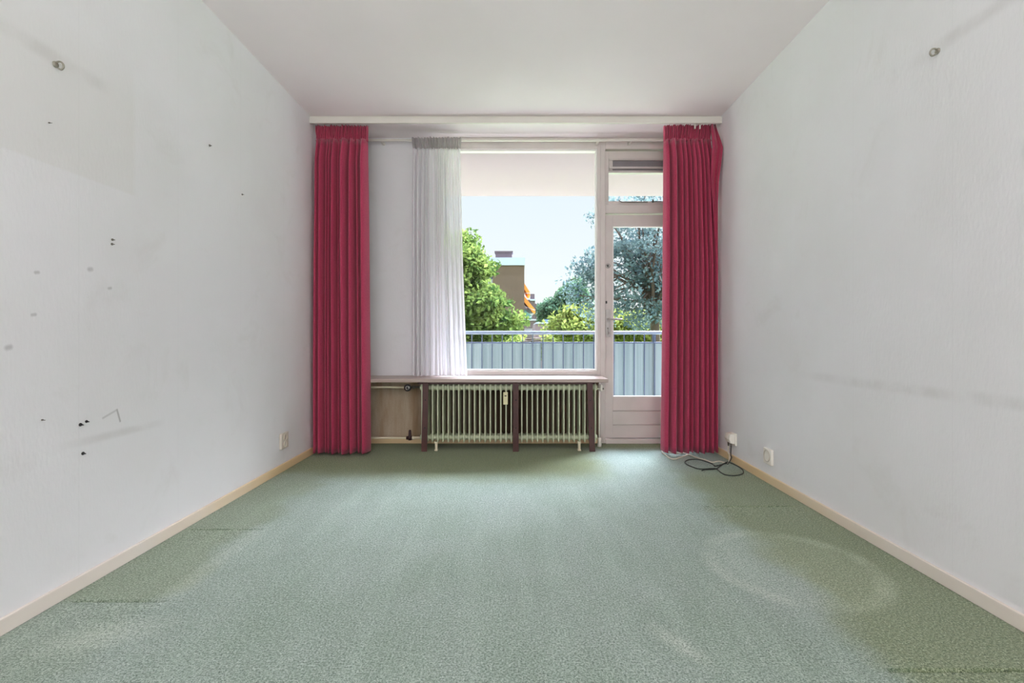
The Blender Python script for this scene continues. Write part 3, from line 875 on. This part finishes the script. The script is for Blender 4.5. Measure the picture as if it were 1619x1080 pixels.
# plugs on the right wall near the curtain
pc = PR(1161, 694)
ws = thing('wall_socket', (W, pc.y, pc.z), 'white wall socket behind two plugs by the crimson curtain on the right', 'socket')
MB().box(W-0.014, W, pc.y-0.045, pc.y+0.045, pc.z-0.045, pc.z+0.045).build('socket_plate', M['white'], ws, bevel=0.004)
def plug(name, dy, mat, label):
    base = Vector((W-0.014, pc.y+dy, pc.z+0.004))
    t_ = thing(name, base, label, 'plug', 'plugs in the right wall socket')
    b = MB().prism([base+Vector((0,-0.019,-0.036)), base+Vector((-0.03,-0.019,-0.030)), base+Vector((-0.042,-0.017,0.0)), base+Vector((-0.034,-0.017,0.036)), base+Vector((0,-0.019,0.040))], (0,0.038,0))
    b.build('plug_body', mat, t_, bevel=0.004)
    MB().tube([base+Vector((-0.020,0,-0.028)), base+Vector((-0.020,0,-0.060))], [0.0085,0.005], 10).build('cord_grip', M['steel'], t_)
    return base + Vector((-0.020, 0, -0.060))
e1 = plug('plug', -0.022, M['white'], 'white plug nearer the camera in the right wall socket')
e2 = plug('plug', 0.022, M['offwhite'], 'greyish plug nearer the crimson curtain in the right wall socket')

def smooth_path(pts, n=6):
    pts = [Vector(p) for p in pts]; out = []
    P_ = [pts[0]] + pts + [pts[-1]]
    for i in range(1, len(P_)-2):
        a, b, c, d = P_[i-1], P_[i], P_[i+1], P_[i+2]
        for k in range(n):
            t_ = k/n
            out.append(0.5*((2*b)+(c-a)*t_+(2*a-5*b+4*c-d)*t_*t_+(3*b-a-3*c+d)*t_**3))
    out.append(pts[-1])
    return out
def C7(cx, cy, z): # crop coordinates to floor
    v_ = PF(920+cx*0.19766, 570+cy*0.19774); v_.z = z; 
    v_.x = min(v_.x, W-0.02)
    return v_
rw = 0.005
wp = [e2, e2+Vector((-0.002,0,-0.05)), Vector((W-0.030, e2.y-0.01, 0.05)), Vector((W-0.06, e2.y-0.05, rw))] + [C7(a, b, rw) for a, b in ((1100,812),(1040,819),(985,800),(940,790),(900,775),(850,757))]
wc = MB().tube(smooth_path(wp), rw, 8)
wc.tube(smooth_path([C7(a, b, rw) for a, b in ((850,757),(790,780),(740,794),(700,785),(668,760),(645,745),(640,715))]), rw, 8)
wc.tube(smooth_path([C7(a, b, rw) for a, b in ((668,738),(710,742),(760,745),(810,744),(850,757))]), rw, 8)
tag(wc.build('power_cord', M['whitecord']), 'cream power cord lying on the carpet below the right crimson curtain', 'cord')
bp = [e1, e1+Vector((-0.002,0,-0.06)), Vector((W-0.035, e1.y-0.01, 0.045)), Vector((W-0.07, e1.y-0.03, rw))] + [C7(a, b, rw+ (0.006 if i in (18,) else 0)) for i, (a, b) in enumerate((
    (1150,828),(1070,850),(1040,831),(950,800),(870,797),(828,812),(835,833),(880,855),(940,873),(1030,870),(1075,872),(1110,900),(1150,920),(1220,926),(1280,914),(1292,893),(1270,866),(1215,836),(1160,826),(1100,855),(1070,873),(990,878),(960,886)))]
bc_ = MB().tube(smooth_path(bp), 0.0036, 8)
tag(bc_.build('power_cord', M['blackcord']), 'dark power cord looped on the carpet by the right skirting', 'cord')

# ------------------------------------------------------------------ hooks, nails and screws on the walls
def hook(px_, py_, side, label):
    p_ = (PL if side < 0 else PR)(px_, py_); n = Vector((-side, 0, 0))
    t_ = thing('wall_hook', p_, label, 'hook')
    b = MB().lathe(p_, n, [(0,0.011),(0.004,0.011),(0.006,0.008),(0.006,0)], 14).build('hook_base', M['hook'], t_)
    pts = [p_+n*0.004, p_+n*0.018+Vector((0,0,0.002)), p_+n*0.028+Vector((0,0,-0.006)), p_+n*0.030+Vector((0,0,-0.018)), p_+n*0.022+Vector((0,0,-0.026)), p_+n*0.012+Vector((0,0,-0.022))]
    pts = [q+Vector((0,0,0.008)) for q in pts]
    MB().tube(smooth_path(pts), 0.0032, 8).build('hook_shank', M['hook'], t_)
hook(87, 102, -1, 'small metal screw hook high on the left wall nearest the camera')
hook(1483, 81, 1, 'small metal screw hook high on the right wall')
def screw(px_, py_, side, r, label, mat='steel', group=None, name='wall_screw', cat='screw'):
    p_ = (PL if side < 0 else PR)(px_, py_); n = Vector((-side, 0, 0))
    m = MB().lathe(p_, n, [(-0.004,r*0.6),(0.002,r),(0.005,r*0.75),(0.005,r*0.3),(0.003,0)], 12)
    m.tube([p_, p_+n*0.012+Vector((0,0,-0.001))], r*0.35, 6)
    tag(m.build(name, M[mat], origin=p_), label, cat, group)
screw(331, 230, -1, 0.006, 'nail in the left wall below the ceiling, second nearest the curtain', name='wall_nail', cat='nail')
screw(382.5, 307.5, -1, 0.005, 'tiny nail in the left wall, the one nearest the crimson curtain', name='wall_nail', cat='nail')
screw(177, 379, -1, 0.005, 'upper one of a close pair of small screws midway up the left wall')
screw(176.5, 386, -1, 0.005, 'lower one of a close pair of small screws midway up the left wall')
screw(126.5, 671.5, -1, 0.0065, 'dark screw low on the left wall, lower left one of a slanting pair', 'black')
screw(136, 666.5, -1, 0.0055, 'dark screw low on the left wall, upper right one of a slanting pair', 'black')
screw(130.5, 717, -1, 0.0065, 'dark screw low on the left wall, on its own below the slanting pair', 'black')
screw(66, 664, -1, 0.003, 'tiny nail low on the left wall, left of the dark screws', name='wall_nail', cat='nail')
screw(77, 194, -1, 0.0025, 'tiny nail on the left wall below the screw hook', name='wall_nail', cat='nail')

# ------------------------------------------------------------------ balcony
YB = 5.62
struct(MB().box(-3.2, 4.3, YW+0.25, 5.85, -0.25, -0.06).box(-3.2, 4.3, YW+0.1, YW+0.26, -0.25, -0.03).build('trim_3', M['concrete']))
struct(MB().box(-3.2, 4.3, YW+0.1, 5.74, 2.60, 2.85).build('trim_4', M['soffit']))
struct(MB().box(4.2, 4.35, YW+0.1, 5.85, -0.25, 2.6).box(-3.3, -3.2, YW+0.1, 5.85, -0.25, 2.6).build('trim_5', M['soffit']))
br = thing('balcony_railing', (-0.4, YB, -0.06), 'grey blue metal balcony railing with pale frosted panels outside the window', 'railing')
ztop = PZ(523.5, YB)
MB().tube([(-3.2, YB, ztop-0.019), (4.2, YB, ztop-0.019)], 0.021, 16).build('handrail', M['rail'], br)
MB().box(-3.2, 4.2, YB-0.012, YB+0.012, PZ(543, YB), PZ(540.8, YB)).box(-3.2, 4.2, YB-0.012, YB+0.012, 0.02, 0.045).build('cross_rail', M['bar'], br, bevel=0.002)
bx0 = PX(762, YB); sp = 16.05*YB/F
b0 = MB().box(bx0-0.0055, bx0+0.0055, YB-0.0055, YB+0.0055, 0.03, ztop-0.02).build('baluster', M['bar'], br)
kmin = int((-3.15-bx0)/sp); kmax = int((4.15-bx0)/sp)
for k in range(kmin, kmax+1):
    if k: dup_part(b0, br, (k*sp, 0, 0))
for q in (-2.2, -0.95, 1.62, 2.8):
    MB().box(q-0.018, q+0.018, YB+0.03, YB+0.055, -0.06, ztop-0.03).build('post', M['bar'], br, bevel=0.002)
edges = [-3.15, -2.2, -0.95, 0.3, 1.62, 2.8, 4.15]
for a, b2 in zip(edges[:-1], edges[1:]):
    MB().box(a+0.004, b2-0.004, YB+0.014, YB+0.020, 0.05, PZ(542.5, YB)).build('railing_panel', M['panel'], br)

# ------------------------------------------------------------------ outside
GZ = -5.0
M['grass'] = simple('lawn_and_road', srgb(112, 128, 84), 0.95, var=0.25, scale=0.3)
o = MB().box(-160, 160, 8, 420, GZ-0.3, GZ).build('ground', M['grass']); struct(o)
M['leafL'] = leaf_mat('sunlit_leaves', srgb(110, 124, 62), srgb(44, 68, 34))
M['leafR'] = leaf_mat('bluish_dark_leaves', srgb(108, 124, 118), srgb(62, 80, 86), 0.45)
M['leafY'] = leaf_mat('yellow_green_leaves', srgb(132, 136, 70), srgb(78, 96, 48))
M['leafF'] = leaf_mat('distant_leaves', srgb(84, 108, 78), srgb(50, 74, 62), 0.35)
M['bark'] = simple('bark', srgb(92, 78, 66), 0.9, var=0.2, scale=6)

def leaves(clusters, per, size, rad_, seed):
    g = np.random.default_rng(seed)
    C = np.repeat(np.array([c for c in clusters]), per, axis=0)
    n = len(C)
    d = g.normal(size=(n, 3)); d /= np.linalg.norm(d, axis=1)[:, None]
    P = C + d * (rad_ * g.random(n) ** 0.45)[:, None] * np.array([1, 1, 0.8])
    a = g.normal(size=(n, 3)); a /= np.linalg.norm(a, axis=1)[:, None]
    b = np.cross(a, g.normal(size=(n, 3))); b /= np.linalg.norm(b, axis=1)[:, None]
    c_ = np.cross(a, b)
    s_ = (size * g.uniform(0.6, 1.3, n))[:, None]
    v0 = P - a*s_; v1 = P + b*s_*0.55 + c_*s_*0.12; v2 = P + a*s_; v3 = P - b*s_*0.55 + c_*s_*0.12
    V = np.stack([v0, v1, v2, v3], axis=1).reshape(-1, 3)
    Fs = np.arange(4*n).reshape(-1, 4)
    return V.tolist(), Fs.tolist()

def tree(name, label, cat, D, blobs, ncl, per, size, crad, mat, trunk_px, seed, group=None, depth=1.0, trunk_r=0.25, branch_r=0.06, nbranch=40):
    """blobs: (px, py, rx, ry) in the photograph at distance D; depth ratio gives the crown real thickness"""
    rnd = random.Random(seed)
    cl_ = []
    areas = [b[2]*b[3] for b in blobs]; tot = sum(areas)
    for bl_, ar in zip(blobs, areas):
        for _ in range(max(1, int(ncl*ar/tot))):
            while True:
                x, y, z = (rnd.uniform(-1, 1) for _ in range(3))
                q = x*x+y*y+z*z
                if 0.12 < q <= 1: break
            sx, sz = bl_[2]*D/F, bl_[3]*D/F
            dep = bl_[4] if len(bl_) > 4 else 0
            cl_.append((PX(bl_[0], D)+x*sx, D + dep + y*sx*depth, PZ(bl_[1], D)+z*sz))
    base = Vector((PX(trunk_px, D), D, GZ))
    t_ = thing(name, base, label, cat, group)
    V, Fs = leaves(cl_, per, size, crad, seed)
    MB().add(V, Fs).build('foliage', mat, t_)
    tm_ = MB()
    ctr = Vector(np.mean(np.array(cl_), axis=0)); zmin = min(c[2] for c in cl_)
    fork = Vector((base.x*0.6+ctr.x*0.4, D, max(zmin + 0.3, GZ+1.0)))
    top = Vector((ctr.x, ctr.y, ctr.z + 0.5))
    tm_.tube([base, base*0.5+fork*0.5+Vector((0.1,0,0)), fork, fork*0.5+top*0.5, top], [trunk_r*1.3, trunk_r, trunk_r*0.85, trunk_r*0.5, trunk_r*0.2], 10)
    tm_.build('trunk', M['bark'], t_)
    bm_ = MB()
    for c in rnd.sample(cl_, min(nbranch, len(cl_))):
        c = Vector(c); q = rnd.uniform(0.0, 0.8); st_ = fork*(1-q)+top*q
        mid_ = st_*0.5 + c*0.5 + Vector((rnd.uniform(-.3,.3), rnd.uniform(-.3,.3), rnd.uniform(0,.5)))*(c-st_).length*0.3
        bm_.tube(smooth_path([st_, mid_, c], 4), [branch_r*(1-k/10.0) for k in range(9)], 6)
    bm_.build('branches', M['bark'], t_)
    return t_

tree('tree', 'sunlit bright green tree outside behind the sheer curtain side of the window', 'tree', 17.0,
     [(690,470,68,118), (742,440,30,48), (735,400,14,40,1.0), (778,505,36,42,-1.0), (740,520,60,50,-0.5), (650,560,90,90)], 330, 130, 0.095, 0.55, M['leafL'], 690, 21)
tree('tree', 'dark bluish tree with open crown outside the balcony door', 'tree', 15.0,
     [(925,450,40,52), (906,412,20,18), (985,400,60,90), (1040,420,70,110), (1000,480,75,50), (960,410,28,30), (1010,330,60,35), (1100,420,70,120)], 230, 60, 0.062, 0.40, M['leafR'], 1040, 22,
     trunk_r=0.16, branch_r=0.05, nbranch=90)
tree('tree', 'yellow green shrubby tree below the dark tree beyond the railing', 'tree', 26.0,
     [(915,515,34,28), (955,520,40,30), (1010,525,50,26), (880,512,12,12)], 130, 110, 0.13, 0.7, M['leafY'], 950, 23, trunk_r=0.2)
tree('tree', 'distant dark green tree above the low pink building', 'tree', 75.0,
     [(885,492,22,20), (905,480,22,30), (868,497,12,12)], 90, 110, 0.34, 1.8, M['leafF'], 890, 24, trunk_r=0.4)
tree('shrub', 'low shrubs seen between railing bars under the green tree', 'shrub', 30.0,
     [(790,545,40,16), (870,548,30,14)], 60, 110, 0.13, 0.6, M['leafY'], 790, 25, trunk_r=0.12)

# brick apartment block, end wall towards us
M['brick'] = brick_mat('brown_brick', srgb(88, 68, 52), srgb(74, 58, 46), srgb(92, 80, 68))
M['brickfar'] = brick_mat('purple_brown_brick', srgb(82, 66, 70), srgb(74, 60, 64), srgb(104, 94, 96))
M['fascia'] = simple('white_roof_fascia', srgb(150, 158, 172), 0.6, var=0.03, scale=1)
M['awning'] = simple('orange_awning_cloth', srgb(214, 132, 50), 0.8, var=0.05, scale=2)
M['greenawn'] = simple('green_awning_cloth', srgb(84, 124, 112), 0.8, var=0.05, scale=2)
M['balc'] = simple('white_balcony_paint', srgb(146, 146, 154), 0.6, var=0.04, scale=1)
M['dglass'] = simple('dark_window_glass', srgb(96, 116, 132), 0.15, var=0.1, scale=1)
D = 60.0
bd = thing('apartment_building', (PX(804, D), D+6, GZ), 'brown brick apartment block with white roof edge and chimney seen through the window', 'building')
MB().box(PX(779, D), PX(829, D), D, D+14, GZ, PZ(419, D)).build('wall', M['brick'], bd)
MB().box(PX(773, D), PX(830, D), D-0.15, D+14.2, PZ(419.5, D), PZ(407.5, D)).build('roof_fascia', M['fascia'], bd)
ch = MB().box(PX(783, D), PX(809.5, D), D+0.8, D+2.2, PZ(408, D), PZ(396.5, D)).box(PX(781.5, D), PX(811, D), D+0.7, D+2.3, PZ(397.5, D), PZ(395.3, D))
cho = ch.build('chimney', M['brickfar'], bd)
for k in range(5): MB().lathe((PX(785+5.8*k, D+1.5), D+1.5, PZ(395.5, D)), (0,0,1), [(0,0.09),(0.15,0.09),(0.15,0)], 10).build('chimney_pot', M['brickfar'], cho)
for (za, zb2) in ((419, 440), (447, 463), (470, 486)):       # set-back wing with windows on the left
    g_ = MB().box(PX(762, D+1), PX(778.5, D+1), D+1.0, D+1.2, PZ(zb2, D), PZ(za, D)).build('window', M['dglass'], bd)
    MB().box(PX(774, D+1), PX(775.5, D+1), D+0.9, D+1.1, PZ(zb2, D), PZ(za, D)).build('window_frame', M['balc'], g_)
for (za, zb2) in ((440, 447), (463, 470), (486, 494)):
    MB().box(PX(760, D+1), PX(779, D+1), D+0.8, D+13, PZ(zb2, D), PZ(za, D)).build('spandrel', M['balc'], bd)
MB().box(PX(760, D+1.5), PX(779, D+1.5), D+1.5, D+13, GZ, PZ(419, D)).build('side_wing', M['brick'], bd)
# balconies and sunshades on the right side, receding
for k in range(3):
    yb2 = D + 2.5 + 4*k
    for zpy in (487, 519):
        MB().box(PX(828.5, D), PX(829, D)+1.3, yb2, yb2+3, PZ(zpy+7, D), PZ(zpy, D)).build('balcony', M['balc'], bd)
def awning(x0, z0_, x1, z1_, y0, y1, mat, label):
    a = Vector((x0, y0, z0_)); b_ = Vector((x1, y0, z1_))
    m = MB().prism([a, b_, b_+Vector((0,0,-0.40)), b_+Vector((-0.05,0,-0.40)), b_+Vector((-0.3,0,-0.35)), a+Vector((0,0,-0.75))], (0, y1-y0, 0))
    aw = m.build('awning', mat, bd)
    aw['label'] = label
    MB().tube([Vector((x0, y0-0.05, z0_-1.3)), b_+Vector((0,-0.05,-0.1))], 0.035, 6).build('awning_arm', M['balc'], aw)
xw_ = PX(829, D)+0.01
awning(xw_, PZ(467, D), PX(847, D), PZ(489, D), D+1.2, D+5.5, M['awning'], 'large orange awning')
awning(xw_, PZ(446, D), PX(838.5, D), PZ(461, D), D+1.2, D+5.5, M['awning'], 'smaller upper orange awning')
awning(xw_, PZ(489, D), PX(841, D), PZ(499, D), D+0.6, D+4.5, M['greenawn'], 'small green awning')

D2 = 95.0
bd = thing('apartment_building', (PX(843, D2), D2+4, GZ), 'farther purplish brick block with chimney to the right of the awnings', 'building')
MB().box(PX(829, D2), PX(846, D2), D2, D2+12, GZ, PZ(474, D2)).box(PX(845.9, D2), PX(850, D2), D2+4, D2+16, GZ, PZ(478, D2)).build('wall', M['brickfar'], bd)
MB().box(PX(829, D2), PX(850.5, D2), D2-0.2, D2+0.1, PZ(507, D2), PZ(504.5, D2)).build('balcony', M['balc'], bd)
MB().box(PX(839, D2), PX(845.5, D2), D2+1, D2+3, PZ(475, D2), PZ(464, D2)).build('chimney', M['brickfar'], bd)
MB().box(PX(838, D2), PX(846.5, D2), D2-0.2, D2+12.2, PZ(475.5, D2), PZ(473, D2)).build('roof_fascia', M['fascia'], bd)
D3 = 110.0
bd = thing('house', (PX(853, D3), D3+4, GZ), 'pale narrow house between the far brick block and the distant tree', 'house')
MB().box(PX(849.5, D3), PX(857, D3), D3, D3+10, GZ, PZ(493, D3)).build('wall', M['balc'], bd)
MB().prism([(PX(849.5, D3), D3, PZ(493, D3)), (PX(857, D3), D3, PZ(493, D3)), (PX(852, D3), D3, PZ(488, D3))], (0,10,0)).build('roof', M['brickfar'], bd)
D4 = 48.0
M['pinkwall'] = simple('pinkish_render', srgb(112, 92, 100), 0.85, var=0.06, scale=1)
bd = thing('low_building', (PX(866, D4), D4+3, GZ), 'low flat pinkish building with a white sign panel beyond the railing', 'building')
MB().box(PX(846, D4), PX(888, D4), D4, D4+8, GZ, PZ(512, D4)).build('wall', M['pinkwall'], bd)
MB().box(PX(848, D4), PX(882, D4), D4-0.15, D4+8, PZ(512, D4), PZ(509.5, D4)).build('roof_edge', M['fascia'], bd)
sg = MB().box(PX(865.5, D4), PX(879, D4), D4-0.1, D4, PZ(520.5, D4), PZ(515.3, D4)).build('sign_panel', M['balc'], bd)
MB().box(PX(868, D4), PX(876, D4), D4-0.13, D4-0.1, PZ(518.6, D4), PZ(517.4, D4)).build('sign_band', M['dglass'], sg)
MB().box(PX(863, D4), PX(876, D4), D4+3, D4+5, PZ(509.5, D4), PZ(503.5, D4)).build('skylight', M['dglass'], bd)

# floor lamp body added under the fill uplight, behind the camera (out of the frame)
fl_ = thing('fill_floor_lamp', (0.0, -1.7, 0.0), 'white uplighter floor lamp added unseen behind the camera for fill light', 'lamp')
MB().lathe((0.0, -1.7, 0.0), (0,0,1), [(0,0),(0,0.15),(0.015,0.15),(0.025,0.03),(0.03,0)], 28).build('fill_lamp_base', M['white'], fl_)
MB().tube([(0.0, -1.7, 0.02), (0.0, -1.7, 1.2)], 0.012, 12).build('fill_lamp_pole', M['white'], fl_)
MB().lathe((0.0, -1.7, 1.18), (0,0,1), [(0,0.02),(0.02,0.10),(0.06,0.17),(0.10,0.20),(0.095,0.20),(0.055,0.165),(0.02,0.09),(0.005,0)], 32).build('fill_lamp_bowl', M['white'], fl_)
